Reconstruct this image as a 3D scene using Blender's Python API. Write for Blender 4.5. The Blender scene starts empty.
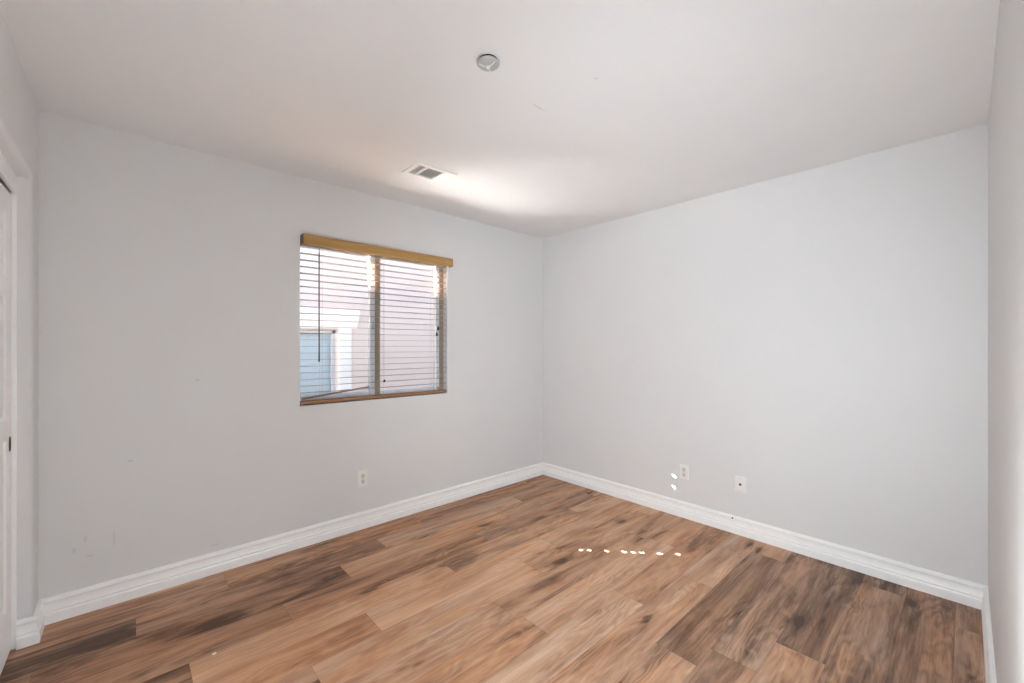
import bpy, bmesh, math, random
from mathutils import Vector, Matrix

scene = bpy.context.scene
col = scene.collection

# ------------------------------------------------------------------ camera
F_PX, HORIZON, YAW = 417.77, 346.26, 0.7438
CAM = Vector((-3.1735, -2.9757, 1.3228))
cam_data = bpy.data.cameras.new('camera')
cam = bpy.data.objects.new('camera', cam_data)
col.objects.link(cam)
cam.location = CAM
cam.rotation_euler = (math.radians(90), 0, -YAW)
cam_data.sensor_fit = 'HORIZONTAL'
cam_data.sensor_width = 36.0
cam_data.lens = 36.0 * F_PX / 1024
cam_data.shift_y = (HORIZON - 341.5) / 1024
cam_data.clip_start = 0.02
scene.camera = cam

# ------------------------------------------------------------------ light
SUN_DIR = Vector((0.669, -0.743, -0.80))           # direction the sunlight travels
SUN_STRENGTH = 460.0
SKY_STRENGTH = 0.36
HALL_FILL_POWER = 3.0
FILL_SPOT_POWER = 165.0
FILL_POINT_POWER = 38.0
scene.view_settings.view_transform = 'Standard'
scene.view_settings.look = 'None'
scene.view_settings.exposure = 0.17
scene.view_settings.gamma = 1.0
scene.view_settings.use_curve_mapping = False
try:
    scene.cycles.use_denoising = True
    scene.cycles.max_bounces = 14
    scene.cycles.diffuse_bounces = 10
    scene.cycles.blur_glossy = 0.0
    scene.cycles.transparent_max_bounces = 16
    scene.cycles.sample_clamp_indirect = 80.0
except Exception:
    pass

world = bpy.data.worlds.new('sky')
scene.world = world
world.use_nodes = True
wn = world.node_tree.nodes
sky = wn.new('ShaderNodeTexSky')
sky.sky_type = 'NISHITA'
sky.sun_disc = False
sky.sun_elevation = math.radians(38.7)
sky.sun_rotation = math.atan2(-SUN_DIR.x, -SUN_DIR.y)
world.node_tree.links.new(sky.outputs['Color'], wn['Background'].inputs['Color'])
wn['Background'].inputs['Strength'].default_value = SKY_STRENGTH

sun_data = bpy.data.lights.new('sun', 'SUN')
sun_data.energy = SUN_STRENGTH
sun_data.angle = 0.0055
sun_data.color = (1.0, 0.97, 0.93)
sun = bpy.data.objects.new('sun', sun_data)
sun.rotation_euler = SUN_DIR.to_track_quat('-Z', 'Y').to_euler()
sun.location = (-6, 7, 8)
col.objects.link(sun)

# added fill lamp in the unseen hallway, shining in through the doorway
hall_fill_data = bpy.data.lights.new('hall_fill', 'AREA')
hall_fill_data.shape = 'RECTANGLE'
hall_fill_data.size, hall_fill_data.size_y = 0.75, 1.9
hall_fill_data.energy = HALL_FILL_POWER
hall_fill_data.color = (0.97, 0.98, 1.0)
hall = bpy.data.objects.new('hall_fill', hall_fill_data)
hall.location = (-2.95, -3.45, 1.15)
hall.rotation_euler = (math.radians(90), 0, 0)
col.objects.link(hall)

# added fill lamps: spot beside the camera, point low by the near wall
fill_spot_data = bpy.data.lights.new('camera_fill', 'SPOT')
fill_spot_data.energy = FILL_SPOT_POWER
fill_spot_data.spot_size = math.radians(86)
fill_spot_data.spot_blend = 1.0
fill_spot_data.shadow_soft_size = 0.09
fill_spot_data.color = (0.85, 0.94, 1.0)
fill_spot = bpy.data.objects.new('camera_fill', fill_spot_data)
fill_spot.location = (-3.3, -2.93, 1.35)
fill_spot.rotation_euler = Vector((3.3, 1.85, -0.02)).to_track_quat('-Z', 'Y').to_euler()
col.objects.link(fill_spot)
fill_point_data = bpy.data.lights.new('fill_point', 'POINT')
fill_point_data.energy = FILL_POINT_POWER
fill_point_data.shadow_soft_size = 0.12
fill_point_data.color = (0.87, 0.95, 1.0)
fill_point = bpy.data.objects.new('fill_point', fill_point_data)
fill_point.location = (-2.45, -2.91, 0.72)
col.objects.link(fill_point)

# ------------------------------------------------------------------ dimensions
H = 2.44                                            # ceiling height
XL, YF = -3.485, -3.05                              # closet wall, near wall
WX0, WX1, WZ0, WZ1 = -2.337, -1.180, 0.927, 2.054   # window opening
WT = 0.15                                           # window wall thickness
STUB = -0.155                                       # end of the wall stub beside the closet
CL_TOP = 2.070
DOOR_X = -3.546

# ------------------------------------------------------------------ materials
def new_mat(name):
    m = bpy.data.materials.new(name)
    m.use_nodes = True
    nt = m.node_tree
    return m, nt, nt.nodes['Principled BSDF']

def N(nt, t, **kw):
    n = nt.nodes.new(t)
    for k, v in kw.items():
        setattr(n, k, v)
    return n

def inp(nt, sock, v):
    if hasattr(v, 'is_output'):
        nt.links.new(v, sock)
    else:
        sock.default_value = v

def M(nt, op, a, b=0.0, c=0.0, clamp=False):
    n = N(nt, 'ShaderNodeMath', operation=op, use_clamp=clamp)
    inp(nt, n.inputs[0], a); inp(nt, n.inputs[1], b); inp(nt, n.inputs[2], c)
    return n.outputs[0]

def mixc(nt, fac, a, b, mode='MIX'):
    n = N(nt, 'ShaderNodeMix', data_type='RGBA', blend_type=mode)
    inp(nt, n.inputs[0], fac); inp(nt, n.inputs[6], a); inp(nt, n.inputs[7], b)
    return n.outputs[2]

def ramp(nt, fac, stops):
    n = N(nt, 'ShaderNodeValToRGB')
    e = n.color_ramp.elements
    e[0].position, e[0].color = stops[0][0], stops[0][1]
    e[1].position, e[1].color = stops[-1][0], stops[-1][1]
    for p, c in stops[1:-1]:
        x = e.new(p); x.color = c
    inp(nt, n.inputs[0], fac)
    return n.outputs[0]

def noise(nt, vec, scale, detail=2, rough=0.5, dist=0.0):
    n = N(nt, 'ShaderNodeTexNoise')
    nt.links.new(vec, n.inputs['Vector'])
    n.inputs['Scale'].default_value = scale
    n.inputs['Detail'].default_value = detail
    n.inputs['Roughness'].default_value = rough
    n.inputs['Distortion'].default_value = dist
    return n.outputs['Fac']

def bump(nt, b, h, strength, dist):
    n = N(nt, 'ShaderNodeBump')
    n.inputs['Strength'].default_value = strength
    n.inputs['Distance'].default_value = dist
    nt.links.new(h, n.inputs['Height'])
    nt.links.new(n.outputs[0], b.inputs['Normal'])

def G(v):
    return (v, v, v, 1)

def plain(name, rgb, rough=0.5, spec=0.3, metallic=0.0, vary=0.04, nscale=25.0, bmp=0.0):
    m, nt, b = new_mat(name)
    tc = N(nt, 'ShaderNodeTexCoord').outputs['Object']
    f = noise(nt, tc, nscale, 3)
    c = (rgb[0], rgb[1], rgb[2], 1)
    lo = tuple(x * (1 - vary) for x in rgb) + (1,)
    hi = tuple(min(1, x * (1 + vary)) for x in rgb) + (1,)
    nt.links.new(ramp(nt, f, [(0.3, lo), (0.7, hi)]), b.inputs['Base Color'])
    b.inputs['Roughness'].default_value = rough
    b.inputs['Specular IOR Level'].default_value = spec
    b.inputs['Metallic'].default_value = metallic
    if bmp:
        bump(nt, b, f, bmp, 0.001)
    return m

def wall_paint(name, rgb, scuffs=(), grain=140.0, depth=0.002):
    m, nt, b = new_mat(name)
    tc = N(nt, 'ShaderNodeTexCoord').outputs['Object']
    f = noise(nt, tc, 3.0, 3)
    lo = tuple(x * 0.985 for x in rgb) + (1,)
    c = ramp(nt, f, [(0.3, lo), (0.7, rgb + (1,))])
    for (p, r, k) in scuffs:                        # small rubbed marks on the paint
        s = N(nt, 'ShaderNodeVectorMath', operation='SUBTRACT')
        nt.links.new(tc, s.inputs[0]); s.inputs[1].default_value = p
        d = N(nt, 'ShaderNodeVectorMath', operation='DIVIDE')
        nt.links.new(s.outputs[0], d.inputs[0]); d.inputs[1].default_value = r
        l = N(nt, 'ShaderNodeVectorMath', operation='LENGTH')
        nt.links.new(d.outputs[0], l.inputs[0])
        wob = M(nt, 'MULTIPLY_ADD', noise(nt, tc, 60.0, 2), 1.2, l.outputs['Value'])
        mk = M(nt, 'MULTIPLY', M(nt, 'SUBTRACT', 1.6, wob, clamp=True), k, clamp=True)
        c = mixc(nt, mk, c, (0.30, 0.29, 0.27, 1))
    nt.links.new(c, b.inputs['Base Color'])
    b.inputs['Roughness'].default_value = 0.62
    b.inputs['Specular IOR Level'].default_value = 0.25
    bump(nt, b, noise(nt, tc, grain, 3), 0.12, depth)
    return m

def wood(name, lo, hi, axis_scale, rough=0.45):
    m, nt, b = new_mat(name)
    tc = N(nt, 'ShaderNodeTexCoord').outputs['Object']
    mp = N(nt, 'ShaderNodeMapping')
    nt.links.new(tc, mp.inputs[0]); mp.inputs['Scale'].default_value = axis_scale
    f = noise(nt, mp.outputs[0], 1.0, 5, 0.6, 0.4)
    nt.links.new(ramp(nt, f, [(0.3, lo + (1,)), (0.7, hi + (1,))]), b.inputs['Base Color'])
    b.inputs['Roughness'].default_value = rough
    b.inputs['Specular IOR Level'].default_value = 0.3
    return m

WALL = (0.70, 0.70, 0.70)
SC = 0.012
mat_wall_window = wall_paint('paint_light_grey_scuffed', WALL, [
    ((-3.164, 0, 0.72), (0.022, 0.2, 0.006), 0.5), ((-2.882, 0, 1.13), (0.016, 0.2, 0.006), 0.5),
    ((-3.225, 0, 0.33), (0.006, 0.2, 0.06), 0.25), ((-3.368, 0, 0.315), (0.008, 0.2, 0.02), 0.35),
    ((-3.33, 0, 0.36), (0.008, 0.2, 0.02), 0.30), ((-3.312, 0, 0.271), (0.02, 0.2, 0.006), 0.3),
    ((-2.797, 0, 0.16), (0.03, 0.2, 0.008), 0.25)])
mat_wall = wall_paint('paint_light_grey', WALL)
mat_ceiling = wall_paint('ceiling_paint_textured', (0.80, 0.80, 0.80), [
    ((-1.758, -1.6215, H), (0.060, 0.0045, 0.2), 0.5), ((-1.735, -1.930, H), (0.014, 0.010, 0.2), 0.5)], 45.0, 0.006)
mat_trim = plain('trim_white_gloss', (0.88, 0.88, 0.875), 0.32, 0.4, vary=0.015)
mat_door = plain('door_white_satin', (0.88, 0.88, 0.875), 0.38, 0.35, vary=0.015)
mat_plastic = plain('white_plastic', (0.80, 0.79, 0.76), 0.3, 0.4, vary=0.01)
mat_plastic_grey = plain('aged_white_plastic', (0.62, 0.62, 0.60), 0.35, 0.4, vary=0.02)
mat_cover = plain('dull_grey_plastic', (0.44, 0.44, 0.43), 0.4, 0.4, vary=0.02)
mat_dark = plain('dark_slot', (0.02, 0.02, 0.02), 0.7, 0.1)
mat_metal = plain('steel', (0.55, 0.54, 0.52), 0.35, 0.5, 1.0)
mat_brass = plain('dark_antique_brass', (0.10, 0.075, 0.04), 0.4, 0.4, 0.6)
mat_vent = plain('vent_white_enamel', (0.82, 0.82, 0.81), 0.4, 0.3, vary=0.01)
mat_duct = plain('duct_grey', (0.24, 0.24, 0.23), 0.6, 0.2)
mat_oak = wood('golden_oak_valance', (0.33, 0.19, 0.065), (0.47, 0.29, 0.115), (1.5, 30, 60))
mat_slat = wood('stained_wood_slat', (0.13, 0.083, 0.054), (0.20, 0.13, 0.085), (2, 60, 60), 0.34)
_b = mat_slat.node_tree.nodes['Principled BSDF']       # varnished: the sun glances off the slats onto the ceiling
_b.inputs['Specular IOR Level'].default_value = 0.9
_b.inputs['Coat Weight'].default_value = 1.0
_b.inputs['Coat Roughness'].default_value = 0.33
mat_rail = wood('stained_wood_rail', (0.26, 0.125, 0.05), (0.38, 0.20, 0.09), (2, 40, 60), 0.45)
mat_wand = plain('dark_brown_wand', (0.085, 0.05, 0.035), 0.4)
mat_cord = plain('tan_cord', (0.42, 0.32, 0.22), 0.8, 0.1)
mat_tassel = plain('dark_wood_tassel', (0.07, 0.035, 0.025), 0.4)
mat_frame_tan_shaded = plain('window_frame_tan_shaded', (0.37, 0.30, 0.24), 0.4, 0.3)  # frame tone darkened to the look of its shaded faces
mat_frame_pale_lit = plain('window_frame_pale_lit', (0.74, 0.77, 0.82), 0.35, 0.4)  # paler frame tone for daylit sides, also the white track
mat_stucco_pink = plain('stucco_pink_beige', (0.72, 0.64, 0.62), 0.9, 0.1, vary=0.05, nscale=60, bmp=0.5)
mat_stucco = plain('stucco_grey', (0.085, 0.085, 0.085), 0.9, 0.1, vary=0.05, nscale=60, bmp=0.5)
mat_house_trim = plain('house_trim_white', (0.86, 0.86, 0.86), 0.7, 0.2, vary=0.02)
mat_house_frame = plain('house_frame_grey', (0.55, 0.57, 0.60), 0.5, 0.3)
mat_house_panel = plain('pale_blue_panel', (0.56, 0.66, 0.76), 0.6, 0.3, vary=0.03)
mat_roof = plain('roof_tile', (0.26, 0.25, 0.24), 0.85, 0.1, vary=0.2, nscale=12)
mat_ground = plain('concrete_yard', (0.55, 0.53, 0.50), 0.9, 0.1, vary=0.08, nscale=8)
mat_scrap = plain('pale_paper', (0.75, 0.70, 0.62), 0.8, 0.1)
mat_bar = wood('weathered_wood_bar', (0.22, 0.15, 0.12), (0.34, 0.25, 0.20), (4, 40, 40), 0.6)

mat_glass, nt, b = new_mat('clear_pane_glass')
nt.nodes.remove(b)
tr = N(nt, 'ShaderNodeBsdfTransparent'); tr.inputs[0].default_value = (0.985, 0.99, 0.99, 1)
gl = N(nt, 'ShaderNodeBsdfGlossy'); gl.inputs['Roughness'].default_value = 0.02
fr = N(nt, 'ShaderNodeFresnel'); fr.inputs[0].default_value = 1.35
mx = N(nt, 'ShaderNodeMixShader')
nt.links.new(M(nt, 'MULTIPLY', fr.outputs[0], 0.6), mx.inputs[0])
nt.links.new(tr.outputs[0], mx.inputs[1]); nt.links.new(gl.outputs[0], mx.inputs[2])
nt.links.new(mx.outputs[0], nt.nodes['Material Output'].inputs[0])

# floor: wood-look planks; per-plank tone comes from a face attribute, the grain is procedural
mat_floor, nt, b = new_mat('floor_wood_planks')
uv = N(nt, 'ShaderNodeUVMap', uv_map='grain').outputs[0]
at = N(nt, 'ShaderNodeAttribute', attribute_name='plank')
sep = N(nt, 'ShaderNodeSeparateXYZ'); nt.links.new(at.outputs['Vector'], sep.inputs[0])
tone, warm, smudge = sep.outputs[0], sep.outputs[1], sep.outputs[2]
def scaled(s):
    mp = N(nt, 'ShaderNodeMapping'); nt.links.new(uv, mp.inputs[0]); mp.inputs['Scale'].default_value = s
    return mp.outputs[0]
warp = noise(nt, scaled((1.9, 6.5, 1)), 1.0, 3, 0.5)
broad = noise(nt, scaled((1.0, 8.5, 1)), 1.0, 4, 0.55, 1.6)           # broad tonal streaks
streak = noise(nt, scaled((1.5, 44.0, 1)), 1.0, 5, 0.62, 1.2)        # fine streaks
mid = noise(nt, scaled((5.0, 105.0, 1)), 1.0, 4, 0.6, 0.8)
fibre = noise(nt, scaled((9.0, 230.0, 1)), 1.0, 3, 0.65)
sxy = N(nt, 'ShaderNodeSeparateXYZ'); nt.links.new(uv, sxy.inputs[0])
ring = M(nt, 'SINE', M(nt, 'ADD', M(nt, 'MULTIPLY', sxy.outputs[1], 170.0), M(nt, 'MULTIPLY', warp, 70.0)))
ringmask = ramp(nt, noise(nt, scaled((1.3, 4.5, 1)), 1.0, 2), [(0.44, G(0)), (0.58, G(1))])
kw = N(nt, 'ShaderNodeVectorMath', operation='ADD')
kn = N(nt, 'ShaderNodeTexNoise'); nt.links.new(scaled((7, 22, 1)), kn.inputs['Vector']); kn.inputs['Scale'].default_value = 1.0
ks = N(nt, 'ShaderNodeVectorMath', operation='SCALE'); nt.links.new(kn.outputs['Color'], ks.inputs[0]); ks.inputs['Scale'].default_value = 0.30
nt.links.new(scaled((2.6, 7.5, 1)), kw.inputs[0]); nt.links.new(ks.outputs[0], kw.inputs[1])
vor = N(nt, 'ShaderNodeTexVoronoi', feature='F1')
nt.links.new(kw.outputs[0], vor.inputs['Vector']); vor.inputs['Scale'].default_value = 1.0
cellr = N(nt, 'ShaderNodeSeparateXYZ'); nt.links.new(vor.outputs['Color'], cellr.inputs[0])
has = ramp(nt, cellr.outputs[0], [(0.42, G(0)), (0.55, G(1))])       # only some cells carry a knot
knot = M(nt, 'MULTIPLY', has, ramp(nt, vor.outputs['Distance'], [(0.0, G(1)), (0.10, G(0.85)), (0.18, G(0.28)), (0.40, G(0))]))
patch = ramp(nt, noise(nt, scaled((1.9, 6.5, 1)), 1.0, 4, 0.55, 0.8), [(0.50, G(0)), (0.70, G(1))])
v = M(nt, 'ADD', tone, M(nt, 'MULTIPLY', M(nt, 'SUBTRACT', broad, 0.5), 1.15))
v = M(nt, 'ADD', v, M(nt, 'MULTIPLY', M(nt, 'SUBTRACT', streak, 0.5), 0.40))
v = M(nt, 'ADD', v, M(nt, 'MULTIPLY', M(nt, 'SUBTRACT', fibre, 0.5), 0.25))
v = M(nt, 'ADD', v, M(nt, 'MULTIPLY', M(nt, 'SUBTRACT', mid, 0.5), 0.38))
v = M(nt, 'ADD', v, M(nt, 'MULTIPLY', M(nt, 'MULTIPLY', ring, ringmask), 0.085))
v = M(nt, 'SUBTRACT', v, M(nt, 'MULTIPLY', knot, 0.62))
v = M(nt, 'SUBTRACT', v, M(nt, 'MULTIPLY', M(nt, 'MULTIPLY', patch, smudge), 0.36))
base = ramp(nt, v, [(0.0, (0.120, 0.062, 0.036, 1)), (0.25, (0.275, 0.148, 0.086, 1)), (0.5, (0.490, 0.275, 0.160, 1)),
                    (0.75, (0.630, 0.390, 0.240, 1)), (1.0, (0.740, 0.510, 0.350, 1))])
grey = mixc(nt, 1.0, base, (0.84, 0.98, 1.20, 1), 'MULTIPLY')
red = mixc(nt, 1.0, base, (1.06, 0.96, 0.87, 1), 'MULTIPLY')
hue = M(nt, 'ADD', warm, M(nt, 'MULTIPLY', M(nt, 'SUBTRACT', noise(nt, scaled((1.7, 7.0, 1)), 1.0, 2, 0.5, 0.8), 0.5), 1.3), clamp=True)
nt.links.new(mixc(nt, hue, grey, red), b.inputs['Base Color'])
b.inputs['Roughness'].default_value = 0.5
b.inputs['Specular IOR Level'].default_value = 0.25
bump(nt, b, fibre, 0.08, 0.001)
mat_gap = plain('floor_gap_dark', (0.14, 0.08, 0.05), 0.8, 0.1)

# ------------------------------------------------------------------ mesh helpers
def link(name, bm, mats, parent=None, smooth=False):
    bmesh.ops.recalc_face_normals(bm, faces=bm.faces)
    me = bpy.data.meshes.new(name)
    bm.to_mesh(me); bm.free()
    o = bpy.data.objects.new(name, me)
    for m in (mats if isinstance(mats, (list, tuple)) else [mats]):
        me.materials.append(m)
    if smooth:
        for p in me.polygons:
            p.use_smooth = True
        try:
            me.set_sharp_from_angle(angle=math.radians(35))
        except Exception:
            pass
    col.objects.link(o)
    if parent:
        o.parent = parent
    return o

def structure(o):
    o['kind'] = 'structure'
    return o

def empty(name, loc, label=None, cat=None, group=None):
    o = bpy.data.objects.new(name, None)
    o.empty_display_size = 0.05
    col.objects.link(o)
    o.location = loc
    if label: o['label'] = label
    if cat: o['category'] = cat
    if group: o['group'] = group
    return o

def tag(o, label, cat, group=None):
    o['label'] = label; o['category'] = cat
    if group: o['group'] = group
    return o

def box(bm, x0, x1, y0, y1, z0, z1, bev=0.0, mi=0, mat=None):
    t = bmesh.new()
    bmesh.ops.create_cube(t, size=1)
    for v in t.verts:
        v.co = Vector(((x0 + x1) / 2 + v.co.x * (x1 - x0), (y0 + y1) / 2 + v.co.y * (y1 - y0), (z0 + z1) / 2 + v.co.z * (z1 - z0)))
    if bev:
        bmesh.ops.bevel(t, geom=list(t.edges), offset=bev, segments=2, affect='EDGES', profile=0.6)
    merge(bm, t, mi, mat)

def merge(bm, t, mi=0, mat=None):
    if mat is not None:
        bmesh.ops.transform(t, matrix=mat, verts=t.verts)
    mp = {v: bm.verts.new(v.co) for v in t.verts}
    for f in t.faces:
        try:
            g = bm.faces.new([mp[v] for v in f.verts]); g.material_index = mi
        except ValueError:
            pass
    t.free()

def lathe(bm, prof, seg=32, mi=0, mat=None):
    """prof: (radius, z) pairs, turned about z."""
    t = bmesh.new()
    rings = []
    for r, z in prof:
        if r < 1e-6:
            rings.append([t.verts.new((0, 0, z))])
        else:
            rings.append([t.verts.new((r * math.cos(2 * math.pi * k / seg), r * math.sin(2 * math.pi * k / seg), z)) for k in range(seg)])
    for a, c in zip(rings, rings[1:]):
        for k in range(seg):
            k2 = (k + 1) % seg
            vs = [a[k % len(a)], a[k2 % len(a)], c[k2 % len(c)], c[k % len(c)]]
            u = []
            for q in vs:
                if q not in u: u.append(q)
            if len(u) > 2:
                t.faces.new(u)
    merge(bm, t, mi, mat)

def tube(bm, pts, r, seg=8, mi=0):
    pts = [Vector(p) for p in pts]
    rings = []
    for i, p in enumerate(pts):
        d = (pts[min(i + 1, len(pts) - 1)] - pts[max(i - 1, 0)]).normalized()
        a = d.orthogonal().normalized() if i == 0 else (rings_a - d * rings_a.dot(d)).normalized()
        rings_a = a
        c = d.cross(a)
        rr = r[i] if isinstance(r, (list, tuple)) else r
        rings.append([bm.verts.new(p + (a * math.cos(2 * math.pi * k / seg) + c * math.sin(2 * math.pi * k / seg)) * rr) for k in range(seg)])
    for A, B in zip(rings, rings[1:]):
        for k in range(seg):
            f = bm.faces.new([A[k], A[(k + 1) % seg], B[(k + 1) % seg], B[k]]); f.material_index = mi
    for R in (rings[0], rings[-1]):
        f = bm.faces.new(R); f.material_index = mi

def prism(bm, poly, lo, hi, axis, mi=0):
    """extrude a 2-D polygon along axis: 'z' takes (x,y), 'y' takes (x,z), 'x' takes (y,z)."""
    def P(a, c, e):
        return {'z': (a, c, e), 'y': (a, e, c), 'x': (e, a, c)}[axis]
    A = [bm.verts.new(P(a, c, lo)) for a, c in poly]
    B = [bm.verts.new(P(a, c, hi)) for a, c in poly]
    n = len(poly)
    fs = [bm.faces.new(A), bm.faces.new(B)]
    for k in range(n):
        fs.append(bm.faces.new([A[k], A[(k + 1) % n], B[(k + 1) % n], B[k]]))
    for f in fs: f.material_index = mi

def arc(cx, cy, r, a0, a1, n=8):
    return [(cx + r * math.cos(math.radians(a0 + (a1 - a0) * k / n)), cy + r * math.sin(math.radians(a0 + (a1 - a0) * k / n))) for k in range(n + 1)]

# ------------------------------------------------------------------ room shell
# window wall (with the recess), plaster inside and stucco outside
bm = bmesh.new()
for (x0, x1, z0, z1) in ((-6.0, WX0, -0.25, 2.66), (WX1, 3.0, -0.25, 2.66), (WX0, WX1, -0.25, WZ0), (WX0, WX1, WZ1, 2.66)):
    box(bm, x0, x1, 0.0, WT - 0.02, z0, z1)
    box(bm, x0, x1, WT - 0.02, WT, z0, z1, mi=1)
structure(link('wall_back', bm, [mat_wall_window, mat_stucco]))

bm = bmesh.new(); box(bm, 0.0, 0.15, YF - 1.7, 0.0, -0.25, H + 0.2)
structure(link('wall_right', bm, mat_wall))

# near wall, with the doorway the photograph was taken from
DX0, DX1, DZ = -3.36, -2.50, 2.05
bm = bmesh.new()
for (x0, x1, z0, z1) in ((-4.3, DX0, -0.02, H + 0.1), (DX1, 0.0, -0.02, H + 0.1), (DX0, DX1, DZ, H + 0.1)):
    box(bm, x0, x1, YF - 0.12, YF, z0, z1)
structure(link('wall_front', bm, mat_wall))

# closet wall: rounded stub beside the window wall, header over the closet, closet shell behind
R = 0.022
bm = bmesh.new()
stub = [(XL, 0.0), (XL - 0.12, 0.0), (XL - 0.12, STUB)] + arc(XL - R, STUB + R, R, -90, 0)
prism(bm, stub, -0.02, CL_TOP + 0.03, 'z')
hdr = [(XL, H + 0.1), (XL - 0.12, H + 0.1), (XL - 0.12, CL_TOP)] + arc(XL - R, CL_TOP + R, R, -90, 0)
prism(bm, hdr, -2.45, 0.0, 'y')
prism(bm, [(XL, 0.0 - 2.45), (XL - 0.12, -2.45), (XL - 0.12, YF), (XL, YF)], -0.02, H + 0.1, 'z')
box(bm, -4.30, -4.20, YF, 0.0, -0.02, H + 0.1)
structure(link('wall_left', bm, mat_wall, smooth=True))

# hallway behind the doorway
bm = bmesh.new()
box(bm, -4.4, -4.3, YF - 1.7, YF, -0.02, H + 0.1)
box(bm, -4.4, 0.0, YF - 1.8, YF - 1.7, -0.02, H + 0.1)
structure(link('wall_hall', bm, mat_wall))

bm = bmesh.new(); box(bm, -4.4, 0.0, YF - 1.8, 0.0, H, H + 0.2)
structure(link('ceiling', bm, mat_ceiling))

# unseen overhang added above the window to keep sun off the outer wall
bm = bmesh.new()
prism(bm, [(WT, 2.56), (WT + 0.38, 2.56), (WT + 0.38, 2.70), (WT, 2.80), (-0.2, 2.88), (-0.2, 2.66), (WT, 2.66)], -6.0, 3.0, 'x')
structure(link('added_overhang', bm, mat_stucco))

# ------------------------------------------------------------------ floor
rng = random.Random(11)
PW, PL, P0 = 0.18, 1.225, -0.06 + 0.18
# x of one visible end joint per row, then tones of the planks left to right (tone, warmth, smudge) where the photo shows them
joint = {1: -3.145, 4: -2.985, 3: -2.59, 2: -2.233, 5: -2.305, 6: -1.39, 8: -1.75, 9: -1.23, 10: -0.817, 11: -1.44, 13: -1.04, 14: -0.155}
tones = {  # (row, index): index 0 is the plank starting at the joint, -1 the one ending there
    (1, 0): (.40, .5, .5), (1, -1): (.28, .3, .8), (2, -1): (.30, .6, .9), (2, 0): (.62, .8, .3), (3, -1): (.55, .7, .6), (3, 0): (.42, .8, .5),
    (4, -1): (.36, .6, .9), (4, 0): (.60, .8, .3), (5, -1): (.50, .9, .6), (5, 0): (.70, .8, .1), (5, 1): (.52, .7, .5),
    (6, -1): (.66, .75, .2), (6, 0): (.50, .7, .7), (8, -1): (.42, .9, .6), (8, 0): (.60, .6, .4), (9, -1): (.62, .5, .3), (9, 0): (.42, .7, .7),
    (10, -1): (.46, .6, .6), (10, 0): (.56, .45, .9), (11, -1): (.56, .6, .3), (11, 0): (.33, .4, .7), (11, 1): (.62, .5, .2),
    (13, -1): (.64, .5, .3), (13, 0): (.36, .2, 1.0), (14, -1): (.46, .3, .6), (14, 0): (.24, .1, .8), (15, 0): (.36, .15, .8), (12, 0): (.50, .4, .7), (12, -1): (.58, .5, .4), (8, -2): (.42, .8, .6)}
bm = bmesh.new()
box(bm, -4.4, 0.0, YF - 1.8, 0.0, -0.12, -0.0015, mi=1)
uvl = bm.loops.layers.uv.new('grain')
pl = bm.faces.layers.float_vector.new('plank')
row = -1
while P0 - PW * row > YF - 1.8:
    ya, yb = P0 - PW * (row + 1), P0 - PW * (row + 2)
    k_row = row + 1 - 1 + 0
    # row index k spans -0.06-0.18k .. -0.06-0.18(k+1)
    k = round((-0.06 - ya) / PW)
    j = joint.get(k, -3.4 + rng.random() * PL)
    n0 = math.floor((-4.4 - j) / PL)
    for i in range(n0, 6):
        xa, xb = max(j + i * PL, -4.4), min(j + (i + 1) * PL, 0.0)
        if xb - xa < 0.02: continue
        y1, y0 = min(ya, 0.0), max(yb, YF - 1.8)
        t = tones.get((k, i), (rng.uniform(.36, .62), rng.uniform(.4, .75), rng.uniform(.2, .9)) if k < 12 else (rng.uniform(.34, .56), rng.uniform(.1, .4), rng.uniform(.3, .9)))  # near rows get darker, cooler tones for the cooler light there
        g = 0.0004
        vs = [bm.verts.new(c) for c in ((xa + g, y0 + g, 0), (xb - g, y0 + g, 0), (xb - g, y1 - g, 0), (xa + g, y1 - g, 0))]
        t = (0.5 + (t[0] - 0.5) * 0.95 + (0.11 if 4 <= k <= 10 else (-0.05 if k >= 12 else 0.0)), t[1], t[2])  # row offset paints a light pool mid-floor and dimmer near rows
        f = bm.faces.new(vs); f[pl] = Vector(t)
        sx, sy = rng.uniform(0, 40), rng.uniform(0, 40)
        flip = rng.choice((-1, 1))
        for lp in f.loops:
            lp[uvl].uv = (lp.vert.co.x * flip + sx, lp.vert.co.y * flip + sy)
    row += 1
fl = link('floor', bm, [mat_floor, mat_gap])
structure(fl)

# ------------------------------------------------------------------ baseboards (moulded, mitred)
PROF = [(0.0, 0.0), (0.0225, 0.0), (0.0225, 0.042), (0.021, 0.047), (0.0165, 0.050), (0.0150, 0.053), (0.0165, 0.056), (0.0195, 0.058), (0.0195, 0.061), (0.0165, 0.066),
        (0.0130, 0.078), (0.0115, 0.092), (0.0120, 0.096), (0.0165, 0.100), (0.0172, 0.104), (0.0165, 0.109), (0.0135, 0.114), (0.008, 0.118), (0.0, 0.1205)]
path = [Vector(p) for p in ((XL - 0.046, STUB), (XL, STUB), (XL, 0.0), (0.0, 0.0), (0.0, YF), (DX1 + 0.075, YF))]
def ring_at(i):
    p = path[i]
    nrm = lambda a, c: Vector((c - a).normalized().yx) * 1.0
    def right(a, c):
        d = (c - a).normalized(); return Vector((d.y, -d.x))
    if i == 0: m = right(path[0], path[1])
    elif i == len(path) - 1: m = right(path[-2], path[-1])
    else:
        a, c = right(path[i - 1], p), right(p, path[i + 1])
        m = (a + c) / (1 + a.dot(c))
    return [(p.x + m.x * t, p.y + m.y * t, z) for t, z in PROF]
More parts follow.
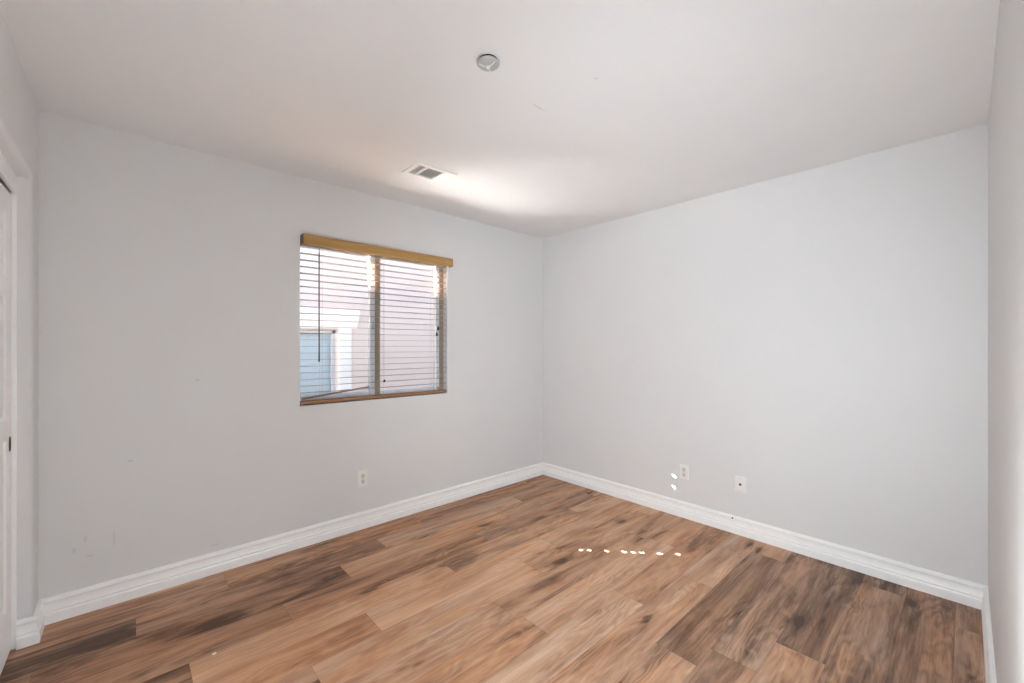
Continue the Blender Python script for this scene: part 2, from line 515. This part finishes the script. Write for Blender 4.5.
def base(name, idx):
    bm = bmesh.new()
    for s in idx:
        A = [bm.verts.new(c) for c in ring_at(s)]; B = [bm.verts.new(c) for c in ring_at(s + 1)]
        n = len(A)
        for q in range(n):
            bm.faces.new([A[q], A[(q + 1) % n], B[(q + 1) % n], B[q]])
        bm.faces.new(A); bm.faces.new(B)
    return structure(link(name, bm, mat_trim))
base('baseboard_left', (0, 1)); base('baseboard_back', (2,)); base('baseboard_right', (3,)); base('baseboard_front', (4,))

# door casing on the near wall (behind the camera's view, seen only from the side)
bm = bmesh.new()
box(bm, DX1, DX1 + 0.07, YF, YF + 0.015, 0, DZ + 0.07, 0.003)
box(bm, DX0 - 0.07, DX0, YF, YF + 0.015, 0, DZ + 0.07, 0.003)
box(bm, DX0, DX1, YF, YF + 0.015, DZ, DZ + 0.07, 0.003)
structure(link('trim_1', bm, mat_trim))

# ------------------------------------------------------------------ closet track fascia, jamb strip and sliding doors
bm = bmesh.new()
box(bm, XL - 0.060, XL - 0.046, -2.45, STUB, 1.992, CL_TOP, 0.002)
box(bm, XL - 0.12, XL - 0.060, -2.45, STUB, 2.04, CL_TOP)
structure(link('trim_2', bm, mat_trim))
bm = bmesh.new()
box(bm, XL - 0.11, XL - 0.046, STUB - 0.006, STUB, 0.0, 1.992, 0.002)
structure(link('trim_3', bm, mat_trim))

def panel_door(name, x, y0, y1):
    """moulded six-panel slab; face towards +x at x."""
    bm = bmesh.new()
    z0, z1, th = 0.012, 1.976, 0.034
    st, cst = 0.085, 0.09
    ym = (y0 + y1) / 2
    ys = [(y0 + st, ym - cst / 2), (ym + cst / 2, y1 - st)]
    zs = [(0.195, 0.935), (1.010, 1.550), (1.605, 1.895)]
    xs_cut = [y0, ys[0][0], ys[0][1], ys[1][0], ys[1][1], y1]
    zs_cut = [z0, zs[0][0], zs[0][1], zs[1][0], zs[1][1], zs[2][0], zs[2][1], z1]
    def quad(c):
        bm.faces.new([bm.verts.new(p) for p in c])
    for a in range(5):
        for c in range(7):
            ya, yb, za, zb = xs_cut[a], xs_cut[a + 1], zs_cut[c], zs_cut[c + 1]
            if a in (1, 3) and c in (1, 3, 5):
                # sunk bevel, groove and raised field
                steps = [(0.0, 0.0), (0.006, -0.001), (0.016, -0.009), (0.026, -0.009), (0.052, -0.0025)]
                prev = None
                for ins, dx in steps:
                    rg = [(x + dx, ya + ins, za + ins), (x + dx, yb - ins, za + ins), (x + dx, yb - ins, zb - ins), (x + dx, ya + ins, zb - ins)]
                    if prev:
                        for q in range(4):
                            quad([prev[q], prev[(q + 1) % 4], rg[(q + 1) % 4], rg[q]])
                    prev = rg
                quad(prev)
            else:
                quad([(x, ya, za), (x, yb, za), (x, yb, zb), (x, ya, zb)])
    bmesh.ops.remove_doubles(bm, verts=bm.verts, dist=1e-5)
    # back and edges
    b2 = bmesh.new()
    for c in ([(x - th, y0, z0), (x - th, y1, z0), (x - th, y1, z1), (x - th, y0, z1)],
              [(x, y1, z0), (x - th, y1, z0), (x - th, y1, z1), (x, y1, z1)], [(x, y0, z0), (x - th, y0, z0), (x - th, y0, z1), (x, y0, z1)],
              [(x, y0, z1), (x, y1, z1), (x - th, y1, z1), (x - th, y0, z1)], [(x, y0, z0), (x, y1, z0), (x - th, y1, z0), (x - th, y0, z0)]):
        b2.faces.new([b2.verts.new(p) for p in c])
    merge(bm, b2)
    bmesh.ops.remove_doubles(bm, verts=bm.verts, dist=1e-5)
    return structure(link(name, bm, mat_door))
def finger_pull(door, x, y, z):
    bm = bmesh.new()
    # oval cup: rim ring standing 1.5 mm proud, dished centre
    prof = [(0.0, 0.0003), (0.010, 0.0005), (0.0150, 0.0012), (0.0165, 0.0030), (0.0185, 0.0034), (0.0200, 0.0022), (0.0205, -0.001)]
    lathe(bm, prof, 28, 0, Matrix.Translation((x, y, z)) @ Matrix.Diagonal((1, 0.62, 1.6, 1)) @ Matrix.Rotation(math.radians(90), 4, 'Y'))
    o = link('finger_pull', bm, mat_brass, door, smooth=True)
    o['label'] = 'dark brass oval finger pull'
d1 = panel_door('door_1', DOOR_X, -1.30, STUB - 0.010)
finger_pull(d1, DOOR_X, -0.203, 0.904)
d2 = panel_door('door_2', DOOR_X - 0.042, -2.44, -1.24)

# ------------------------------------------------------------------ window unit
bm = bmesh.new()
FY0, FY1 = 0.060, 0.140
fw = 0.032
fl_ = 0.014
box(bm, WX0, WX0 + fl_, 0.085, FY1, WZ0, WZ1, 0.002)
box(bm, WX1 - fw - 0.006, WX1, FY0, FY1, WZ0, WZ1, 0.002)
box(bm, WX0 + fl_, WX1 - fw - 0.006, 0.070, FY1, WZ1 - 0.024, WZ1, 0.002)
win = structure(link('window_1', bm, mat_frame_tan_shaded))
bm = bmesh.new(); box(bm, WX0 + fl_, WX1 - fw - 0.006, 0.070, FY1, WZ0, WZ0 + 0.028, 0.002)
link('track', bm, mat_frame_pale_lit, win)['label'] = 'pale bottom track of the window'
zb, zt = WZ0 + 0.028, WZ1 - 0.024
bm = bmesh.new()                                    # outer-track sash on the left, paler to look lit from outside
xa, xb = WX0 + fl_, -1.788
box(bm, xb - 0.038, xb, 0.072, 0.108, zb, zt, 0.003)
box(bm, xa, xa + 0.012, 0.092, 0.118, zb, zt, 0.003)
box(bm, xa + 0.018, xb - 0.038, 0.092, 0.118, zb, zb + 0.03, 0.003)
box(bm, xa + 0.018, xb - 0.038, 0.092, 0.118, zt - 0.02, zt, 0.003)
sash = link('sash', bm, mat_frame_pale_lit, win); sash['label'] = 'metal sash on the left in a pale lit tone'
bm = bmesh.new(); box(bm, xa + 0.012, xb - 0.03, 0.103, 0.107, zb + 0.02, zt - 0.012)
link('glass_pane', bm, mat_glass, sash)
bm = bmesh.new()
box(bm, xb - 0.026, xb - 0.012, 0.060, 0.072, 1.445, 1.505, 0.003)
box(bm, xb - 0.024, xb - 0.014, 0.054, 0.062, 1.462, 1.490, 0.003)
link('window_latch', bm, mat_house_frame, sash)
bm = bmesh.new()                                    # right light, stile in shaded tan, pale strip for its lit side
xc, xd = -1.788, WX1 - fw - 0.006
box(bm, xc, xc + 0.036, FY0, 0.090, zb, zt, 0.003)
box(bm, xc + 0.036, xd, FY0 + 0.01, 0.090, zt - 0.018, zt, 0.003)
sash2 = link('sash', bm, mat_frame_tan_shaded, win); sash2['label'] = 'metal sash on the right in a tan shaded tone'
bm = bmesh.new(); box(bm, xd - 0.030, xd, FY0 + 0.006, 0.090, zb + 0.022, zt - 0.018, 0.003)
box(bm, xc + 0.036, xd - 0.030, FY0 + 0.012, 0.090, zb, zb + 0.022, 0.003)
st = link('stile', bm, mat_frame_pale_lit, sash2); st['label'] = 'strip at the right jamb and sill in a pale lit tone'
bm = bmesh.new(); box(bm, xc + 0.03, xd - 0.024, 0.078, 0.082, zb + 0.014, zt - 0.012)
link('glass_pane', bm, mat_glass, sash2)

# wooden bar propped in the left track
bar = empty('window_security_bar', (-2.30, 0.078, 0.965), 'thin weathered wooden bar slanting along the left window track behind the blind', 'wooden bar')
bm = bmesh.new()
tube(bm, [(0.0, 0, 0.0), (0.47, 0, 0.052)], 0.0062, 10)
link('dowel', bm, mat_bar, bar, smooth=True)

# ------------------------------------------------------------------ wooden venetian blind
BL = empty('venetian_blind', ((WX0 + WX1) / 2, 0.03, WZ1), 'wooden venetian blind with golden oak valance hanging open in the window recess', 'window blind')
OFF = Vector((-(WX0 + WX1) / 2, -0.03, -WZ1))
def bl(name, bm, mat, parent=None, smooth=False):
    bmesh.ops.translate(bm, verts=bm.verts, vec=OFF)
    o = link(name, bm, mat, parent or BL, smooth)
    return o
SX0, SX1 = WX0 + 0.005, WX1 - 0.005
SY0, SY1 = 0.005, 0.055
LAD = (-2.188, -1.745, -1.302)
# valance with profiled face and returns
bm = bmesh.new()
vf = -0.060
vp = [(vf + 0.012, 1.990), (vf + 0.002, 1.990), (vf, 1.993), (vf, 2.036), (vf - 0.004, 2.042), (vf - 0.004, 2.053), (vf - 0.001, 2.057), (vf + 0.012, 2.057)]
prism(bm, vp, -2.333, -1.166, 'x')
bl('valance', bm, mat_oak)
for x0 in (-2.336, -1.166):
    bm = bmesh.new(); box(bm, x0, x0 + 0.003, vf, -0.001, 1.9905, 2.0565, 0.0005)
    bl('valance_return', bm, mat_wand)
bm = bmesh.new(); box(bm, SX0, SX1, 0.004, 0.056, 1.988, 2.040, 0.002)
bl('headrail', bm, mat_metal)
# slats: cord slots are cut only where a sun dot should land
def slat_mesh(open_slots):
    # open_slots: which of the three cord slots are cut through for sun dots
    bm = bmesh.new()
    th, hx, hy = 0.0024, 0.0056, 0.0115
    ym = (SY0 + SY1) / 2
    xs = [SX0]
    for lx in LAD: xs += [lx - hx, lx + hx]
    xs.append(SX1)
    ys = [SY0, SY0 + 0.0012, ym - hy, ym + hy, SY1 - 0.0012, SY1]
    def zt(j): return (th / 2 - 0.0009) if j in (0, 5) else th / 2
    V = {}
    for i, x in enumerate(xs):
        for j, y in enumerate(ys):
            V[i, j, 1] = bm.verts.new((x, y, zt(j))); V[i, j, 0] = bm.verts.new((x, y, -zt(j)))
    hole = lambda i, j: j == 2 and i in (1, 3, 5) and open_slots[(i - 1) // 2]
    for i in range(len(xs) - 1):
        for j in range(5):
            if hole(i, j):
                for (a, c) in (((i, j), (i + 1, j)), ((i + 1, j), (i + 1, j + 1)), ((i + 1, j + 1), (i, j + 1)), ((i, j + 1), (i, j))):
                    bm.faces.new([V[a + (0,)], V[c + (0,)], V[c + (1,)], V[a + (1,)]])
            else:
                for s in (0, 1):
                    bm.faces.new([V[i, j, s], V[i + 1, j, s], V[i + 1, j + 1, s], V[i, j + 1, s]])
    n = len(xs) - 1
    for i in range(n):
        for j in (0, 5):
            bm.faces.new([V[i, j, 0], V[i + 1, j, 0], V[i + 1, j, 1], V[i, j, 1]])
    for j in range(5):
        for i in (0, n):
            bm.faces.new([V[i, j, 0], V[i, j + 1, 0], V[i, j + 1, 1], V[i, j, 1]])
    return bm
Z_TOP, PITCH, NS = 1.945, 0.0445, 22
slat_z = [Z_TOP - PITCH * k for k in range(NS)]
CLEAR_LEFT, CLEAR_RIGHT = {1, 3, 5, 6, 7, 9, 11, 12}, {2, 4}
slat_kind = {}
for k in range(NS):
    key = (k in CLEAR_LEFT, False, k in CLEAR_RIGHT)
    if key not in slat_kind:
        bm = slat_mesh(key)
        bmesh.ops.translate(bm, verts=bm.verts, vec=Vector((OFF.x, OFF.y, 0)))
        c = slat_kind[key] = link('slat', bm, mat_slat, BL)
    else:
        c = slat_kind[key].copy(); col.objects.link(c); c.parent = BL
    c.location.z = slat_z[k] + OFF.z
bm = bmesh.new(); box(bm, SX0, SX1, SY0, SY1, 0.936, 0.955, 0.003)
rail = bl('bottom_rail', bm, mat_rail)
for lx in LAD:
    bm = bmesh.new()
    lathe(bm, [(0.0, 0.9305), (0.007, 0.931), (0.009, 0.933), (0.009, 0.9365)], 14, 0, Matrix.Translation((lx, 0.02, 0)))
    bl('cord_button', bm, mat_oak, rail, True).parent = rail
# ladder cords with rungs under every slat, and lift cords
for lx in LAD:
    bm = bmesh.new()
    for y in (SY0 - 0.0012, SY1 + 0.0012):
        tube(bm, [(lx - 0.006, y, 1.99), (lx - 0.006, y, 0.945)], 0.0007, 5)
    for z in slat_z:
        tube(bm, [(lx - 0.006, SY0 - 0.001, z - 0.0022), (lx - 0.006, SY1 + 0.001, z - 0.0022)], 0.0005, 4)
    bl('ladder_cord', bm, mat_cord)
    bm = bmesh.new()
    tube(bm, [(lx + 0.0032, 0.03, 1.99), (lx + 0.0032, 0.03, 0.95)], 0.0005, 5)
    bl('lift_cord', bm, mat_cord)
# tilt wand
bm = bmesh.new()
tube(bm, [(-2.221, -0.016, 1.985), (-2.221, -0.016, 1.955)], 0.0022, 6)
tube(bm, [(-2.221, -0.016, 1.960), (-2.221, -0.016, 1.945), (-2.221, -0.016, 1.30), (-2.221, -0.016, 1.225), (-2.221, -0.016, 1.217)],
     [0.003, 0.0042, 0.0042, 0.0056, 0.004], 10)
bl('tilt_wand', bm, mat_wand, smooth=True)
# pull cords with tassels
for (x, z) in ((-1.276, 1.474), (-1.290, 1.424)):
    bm = bmesh.new(); tube(bm, [(x, -0.008, 1.99), (x, -0.008, z + 0.012)], 0.0009, 5)
    cd = bl('pull_cord', bm, mat_cord)
    bm = bmesh.new()
    lathe(bm, [(0.0, 0.014), (0.004, 0.014), (0.006, 0.008), (0.0085, -0.004), (0.0095, -0.012), (0.007, -0.016), (0.0, -0.016)], 14, 0,
          Matrix.Translation((x, -0.008, z)))
    bl('tassel', bm, mat_tassel, cd, True).parent = cd
bm = bmesh.new()
tube(bm, [(-1.747, -0.003, 1.99), (-1.747, -0.003, 1.075)], 0.0007, 5)
cd = bl('pull_cord', bm, mat_cord)
bm = bmesh.new()
lathe(bm, [(0.0, 0.010), (0.004, 0.010), (0.008, 0.003), (0.0085, -0.006), (0.006, -0.010), (0.0, -0.010)], 14, 0, Matrix.Translation((-1.747, -0.003, 1.062)))
bl('tassel', bm, mat_tassel, cd, True).parent = cd

# ------------------------------------------------------------------ wall plates
def plate_bm(w=0.070, h=0.115, t=0.006):
    """plate in the xz plane, front towards -y."""
    bm = bmesh.new()
    a, c = (w / 2, h / 2), (w / 2 - 0.005, h / 2 - 0.005)
    r0 = [bm.verts.new((sx * a[0], 0, sz * a[1])) for sx, sz in ((-1, -1), (1, -1), (1, 1), (-1, 1))]
    r1 = [bm.verts.new((sx * a[0], -t * 0.45, sz * a[1])) for sx, sz in ((-1, -1), (1, -1), (1, 1), (-1, 1))]
    r2 = [bm.verts.new((sx * c[0], -t, sz * c[1])) for sx, sz in ((-1, -1), (1, -1), (1, 1), (-1, 1))]
    for A, B in ((r0, r1), (r1, r2)):
        for k in range(4):
            bm.faces.new([A[k], A[(k + 1) % 4], B[(k + 1) % 4], B[k]])
    bm.faces.new(r2); bm.faces.new(r0)
    return bm
def screw(parent, z, y=-0.006):
    bm = bmesh.new()
    lathe(bm, [(0.0, 0.0014), (0.002, 0.0013), (0.0034, 0.0004), (0.0034, -0.001)], 12, 0,
          Matrix.Translation((0, y, z)) @ Matrix.Rotation(math.radians(90), 4, 'X'))
    link('screw', bm, mat_plastic_grey, parent, True)
def outlet(loc, rz, label):
    o = empty('wall_outlet', loc, label, 'power outlet', 'white power outlets')
    o.rotation_euler.z = rz
    link('cover_plate', plate_bm(), mat_plastic, o)
    for dz in (-0.0195, 0.0195):
        bm = bmesh.new()
        pts = arc(0, 0.0, 0.0172, 40, 140, 8) + arc(0, 0.0, 0.0172, 220, 320, 8)
        prism(bm, [(px, pz + dz) for px, pz in pts], -0.0082, -0.004, 'y')
        rc = link('receptacle', bm, mat_plastic_grey, o)
        bm = bmesh.new()
        box(bm, -0.0078, -0.0056, -0.0086, -0.0060, dz - 0.001, dz + 0.0075)
        box(bm, 0.0056, 0.0078, -0.0086, -0.0060, dz + 0.0, dz + 0.0065)
        lathe(bm, [(0.0, 0.0004), (0.0027, 0.0004), (0.0027, -0.002)], 12, 0, Matrix.Translation((0, -0.0082, dz - 0.0075)) @ Matrix.Rotation(math.radians(90), 4, 'X'))
        link('slots', bm, mat_dark, rc)
    screw(o, 0.0)
    return o
outlet((-1.914, 0.0, 0.360), 0.0, 'white duplex power outlet on the wall below the window')
outlet((0.0, -1.498, 0.349), math.radians(-90), 'white duplex power outlet on the right wall, nearer the room corner')
cx = empty('cable_plate', (0.0, -1.901, 0.351), 'white cable plate with one dark centre jack on the right wall', 'cable plate')
cx.rotation_euler.z = math.radians(-90)
link('cover_plate', plate_bm(), mat_plastic, cx)
bm = bmesh.new()
rot = Matrix.Translation((0, -0.006, 0)) @ Matrix.Rotation(math.radians(90), 4, 'X')
lathe(bm, [(0.0095, -0.001), (0.0095, 0.0018), (0.0055, 0.0018), (0.0052, 0.0085), (0.0042, 0.0085), (0.0040, 0.003), (0.0, 0.003)], 6, 0, rot)
link('coax_jack', bm, mat_brass, cx)['label'] = 'dark threaded centre jack'
screw(cx, 0.042); screw(cx, -0.042)

# dark stud put where a cable hole sits in the baseboard
bm = bmesh.new()
lathe(bm, [(0.0, 0.004), (0.004, 0.0035), (0.0055, 0.0015), (0.0055, 0.0), (0.002, -0.0005), (0.002, -0.006)], 12, 0,
      Matrix.Rotation(math.radians(-90), 4, 'Y'))
cable_hole = tag(link('cable_hole', bm, mat_tassel, smooth=True), 'tiny dark cable hole in the top of the right baseboard below the cable plate', 'cable_hole')
cable_hole.location = (-0.0170, -1.854, 0.106)

# pale scrap on the floor
bm = bmesh.new()
pts = [(-0.008, -0.003), (-0.002, -0.006), (0.007, -0.004), (0.009, 0.002), (0.002, 0.006), (-0.006, 0.004)]
lo = [bm.verts.new((x, y, 0.0004)) for x, y in pts]
hi = [bm.verts.new((x * 0.9, y * 0.9, 0.003 + 0.0015 * math.sin(9 * i))) for i, (x, y) in enumerate(pts)]
for k in range(6): bm.faces.new([lo[k], lo[(k + 1) % 6], hi[(k + 1) % 6], hi[k]])
bm.faces.new(lo); bm.faces.new(hi)
sc_ = tag(link('paper_scrap', bm, mat_scrap), 'tiny pale paper scrap lying on the wood floor near the window wall', 'scrap')
sc_.location = (-2.90, -0.787, 0.0)

# ------------------------------------------------------------------ ceiling register
VX0, VX1, VY0, VY1 = -1.885, -1.602, -0.742, -0.540
vent = empty('ceiling_vent', ((VX0 + VX1) / 2, (VY0 + VY1) / 2, H), 'white three-way ceiling air vent above the window', 'air vent')
VO = Vector((-(VX0 + VX1) / 2, -(VY0 + VY1) / 2, -H))
def vt(name, bm, mat, parent=None):
    bmesh.ops.translate(bm, verts=bm.verts, vec=VO)
    return link(name, bm, mat, parent or vent)
bm = bmesh.new()
ix0, ix1, iy0, iy1 = VX0 + 0.030, VX1 - 0.030, VY0 + 0.030, VY1 - 0.030
for (x0, x1, y0, y1) in ((VX0, VX1, VY0, iy0), (VX0, VX1, iy1, VY1), (VX0, ix0, iy0, iy1), (ix1, VX1, iy0, iy1)):
    box(bm, x0, x1, y0, y1, H - 0.011, H, 0.0015)
xm0, xm1 = ix0 + 0.052, ix1 - 0.052
for xm in (xm0, xm1):
    box(bm, xm - 0.006, xm + 0.006, iy0, iy1, H - 0.0105, H - 0.001)
vt('frame', bm, mat_vent)
bm = bmesh.new()
box(bm, ix0, ix1, iy0, iy1, H - 0.0012, H - 0.0004)
vt('duct_opening', bm, mat_duct)
def blade(c, length, axis, tilt):
    bm = bmesh.new()
    t = bmesh.new()
    bmesh.ops.create_cube(t, size=1)
    for v in t.verts:
        v.co = Vector((v.co.x * 0.0105, v.co.y * length, v.co.z * 0.0008))
    m = Matrix.Translation(c) @ (Matrix.Rotation(math.radians(90), 4, 'Z') if axis == 'x' else Matrix.Identity(4)) @ Matrix.Rotation(math.radians(tilt), 4, 'Y')
    merge(bm, t, 0, m)
    return vt('louver', bm, mat_vent)
zc = H - 0.0075
n = 5
for k in range(n):                                  # left bank throws left
    blade((ix0 + 0.004 + (xm0 - 0.006 - ix0 - 0.004) * (k + 0.5) / n, (iy0 + iy1) / 2, zc), iy1 - iy0 - 0.002, 'y', -35)
for k in range(n):                                  # right bank throws right
    blade((xm1 + 0.006 + (ix1 - xm1 - 0.008) * (k + 0.5) / n, (iy0 + iy1) / 2, zc), iy1 - iy0 - 0.002, 'y', 35)
n = 13
for k in range(n):                                  # centre bank throws into the room
    blade(((xm0 + xm1) / 2, iy0 + (iy1 - iy0) * (k + 0.5) / n, zc), xm1 - xm0 - 0.012, 'x', -32)
for (x, y) in ((VX0 + 0.014, (VY0 + VY1) / 2), (VX1 - 0.014, (VY0 + VY1) / 2)):
    bm = bmesh.new()
    lathe(bm, [(0.0, -0.0015), (0.003, -0.001), (0.0042, 0.0), (0.0042, 0.002)], 12, 0, Matrix.Translation((x, y, H - 0.011)))
    vt('screw', bm, mat_vent)

# ------------------------------------------------------------------ ceiling detector
det = empty('smoke_detector', (-2.136, -1.711, H), 'small round white detector dome on the ceiling', 'smoke detector')
bm = bmesh.new(); lathe(bm, [(0.0, 0.0), (0.037, 0.0), (0.037, -0.010), (0.0, -0.010)], 40)  # dark colour stands in for the shade in the gap
link('gap_disc', bm, mat_dark, det, True)['label'] = 'dark disc coloured as the shaded gap under the ceiling'
bm = bmesh.new(); lathe(bm, [(0.0, -0.0085), (0.0415, -0.0085), (0.0435, -0.0105), (0.0435, -0.0135), (0.041, -0.017), (0.034, -0.0215), (0.022, -0.025), (0.0, -0.0265)], 40)
cover = link('cover', bm, mat_cover, det, True)
bm = bmesh.new()
for k in range(3):
    a = math.radians(35 + 120 * k)
    tube(bm, [(0.010 * math.cos(a), 0.010 * math.sin(a), -0.0258), (0.024 * math.cos(a), 0.024 * math.sin(a), -0.0243), (0.037 * math.cos(a), 0.037 * math.sin(a), -0.0195)], 0.0022, 8)
lathe(bm, [(0.0, -0.030), (0.007, -0.0295), (0.009, -0.027), (0.009, -0.0245)], 24)
link('ribs', bm, mat_plastic, cover, True)

# ------------------------------------------------------------------ outside: the neighbouring house
structure(link('ground', (lambda b: (box(b, -9, 6, WT, 7.0, -0.35, -0.25), b)[1])(bmesh.new()), mat_ground))
NY = 2.6
ho = empty('neighbouring_house', (-1.5, NY, -0.25), 'pink stucco house with white-trimmed window seen through the blind', 'house')
HO = Vector((1.5, -NY, 0.25))
def hp(name, bm, mat, parent=None):
    bmesh.ops.translate(bm, verts=bm.verts, vec=HO)
    return link(name, bm, mat, parent or ho)
NX0, NX1, NZ0, NZ1 = -2.45, -1.144, 0.25, 1.54      # its window opening
bm = bmesh.new()
for (x0, x1, z0, z1) in ((-7.5, NX0, -0.25, 3.58), (NX1, 4.5, -0.25, 3.58), (NX0, NX1, -0.25, NZ0), (NX0, NX1, NZ1, 3.58)):
    box(bm, x0, x1, NY, NY + 0.22, z0, z1)
box(bm, -7.5, 4.5, NY + 0.22, NY + 3.5, -0.25, 3.58)
hp('wall', bm, mat_stucco_pink)
bm = bmesh.new()                                    # unseen roof, stepped up rightwards to shape its shadow on the blind
XS, EZ = -3.95, 3.70
prism(bm, [(NY - 0.40, EZ - 0.12), (NY - 0.40, EZ), (NY + 2.0, 4.55), (NY + 4.0, EZ), (NY + 4.0, EZ - 0.12)], -7.9, XS, 'x')
prism(bm, [(NY - 0.40, EZ - 0.12), (NY - 0.40, EZ + 0.36), (NY + 2.0, 4.95), (NY + 4.0, EZ + 0.36), (NY + 4.0, EZ - 0.12)], XS, 4.9, 'x')
hp('roof', bm, mat_roof)
bm = bmesh.new()                                    # stepped cornice over the window
prism(bm, [(NY, 1.555), (NY - 0.035, 1.555), (NY - 0.035, 1.60), (NY - 0.05, 1.615), (NY - 0.075, 1.66), (NY - 0.10, 1.715), (NY - 0.11, 1.73), (NY - 0.11, 1.80), (NY, 1.80)], -2.72, -0.90, 'x')
hp('cornice', bm, mat_house_trim)
bm = bmesh.new()
box(bm, NX1, -0.975, NY - 0.03, NY, 0.12, 1.555, 0.004)
box(bm, -2.62, NX0, NY - 0.03, NY, 0.12, 1.555, 0.004)
box(bm, NX0, NX1, NY - 0.045, NY, 0.12, NZ0, 0.004)
hp('window_surround', bm, mat_house_trim)
bm = bmesh.new()
box(bm, NX1 - 0.05, NX1, NY + 0.09, NY + 0.15, NZ0, NZ1, 0.003)
box(bm, NX0, NX0 + 0.05, NY + 0.09, NY + 0.15, NZ0, NZ1, 0.003)
box(bm, NX0, NX1, NY + 0.09, NY + 0.15, NZ1 - 0.05, NZ1, 0.003)
box(bm, NX0, NX1, NY + 0.09, NY + 0.15, NZ0, NZ0 + 0.05, 0.003)
nf = hp('window_frame', bm, mat_house_frame)
bm = bmesh.new(); box(bm, NX0 + 0.04, NX1 - 0.04, NY + 0.115, NY + 0.120, NZ0 + 0.04, NZ1 - 0.04)
hp('window_pane', bm, mat_glass, nf).parent = nf
bm = bmesh.new(); box(bm, NX0 + 0.02, NX1 - 0.02, NY + 0.16, NY + 0.17, NZ0, NZ1)  # pale blue panel behind the pane, giving the glass its colour
hp('pane_backing', bm, mat_house_panel, nf).parent = nf
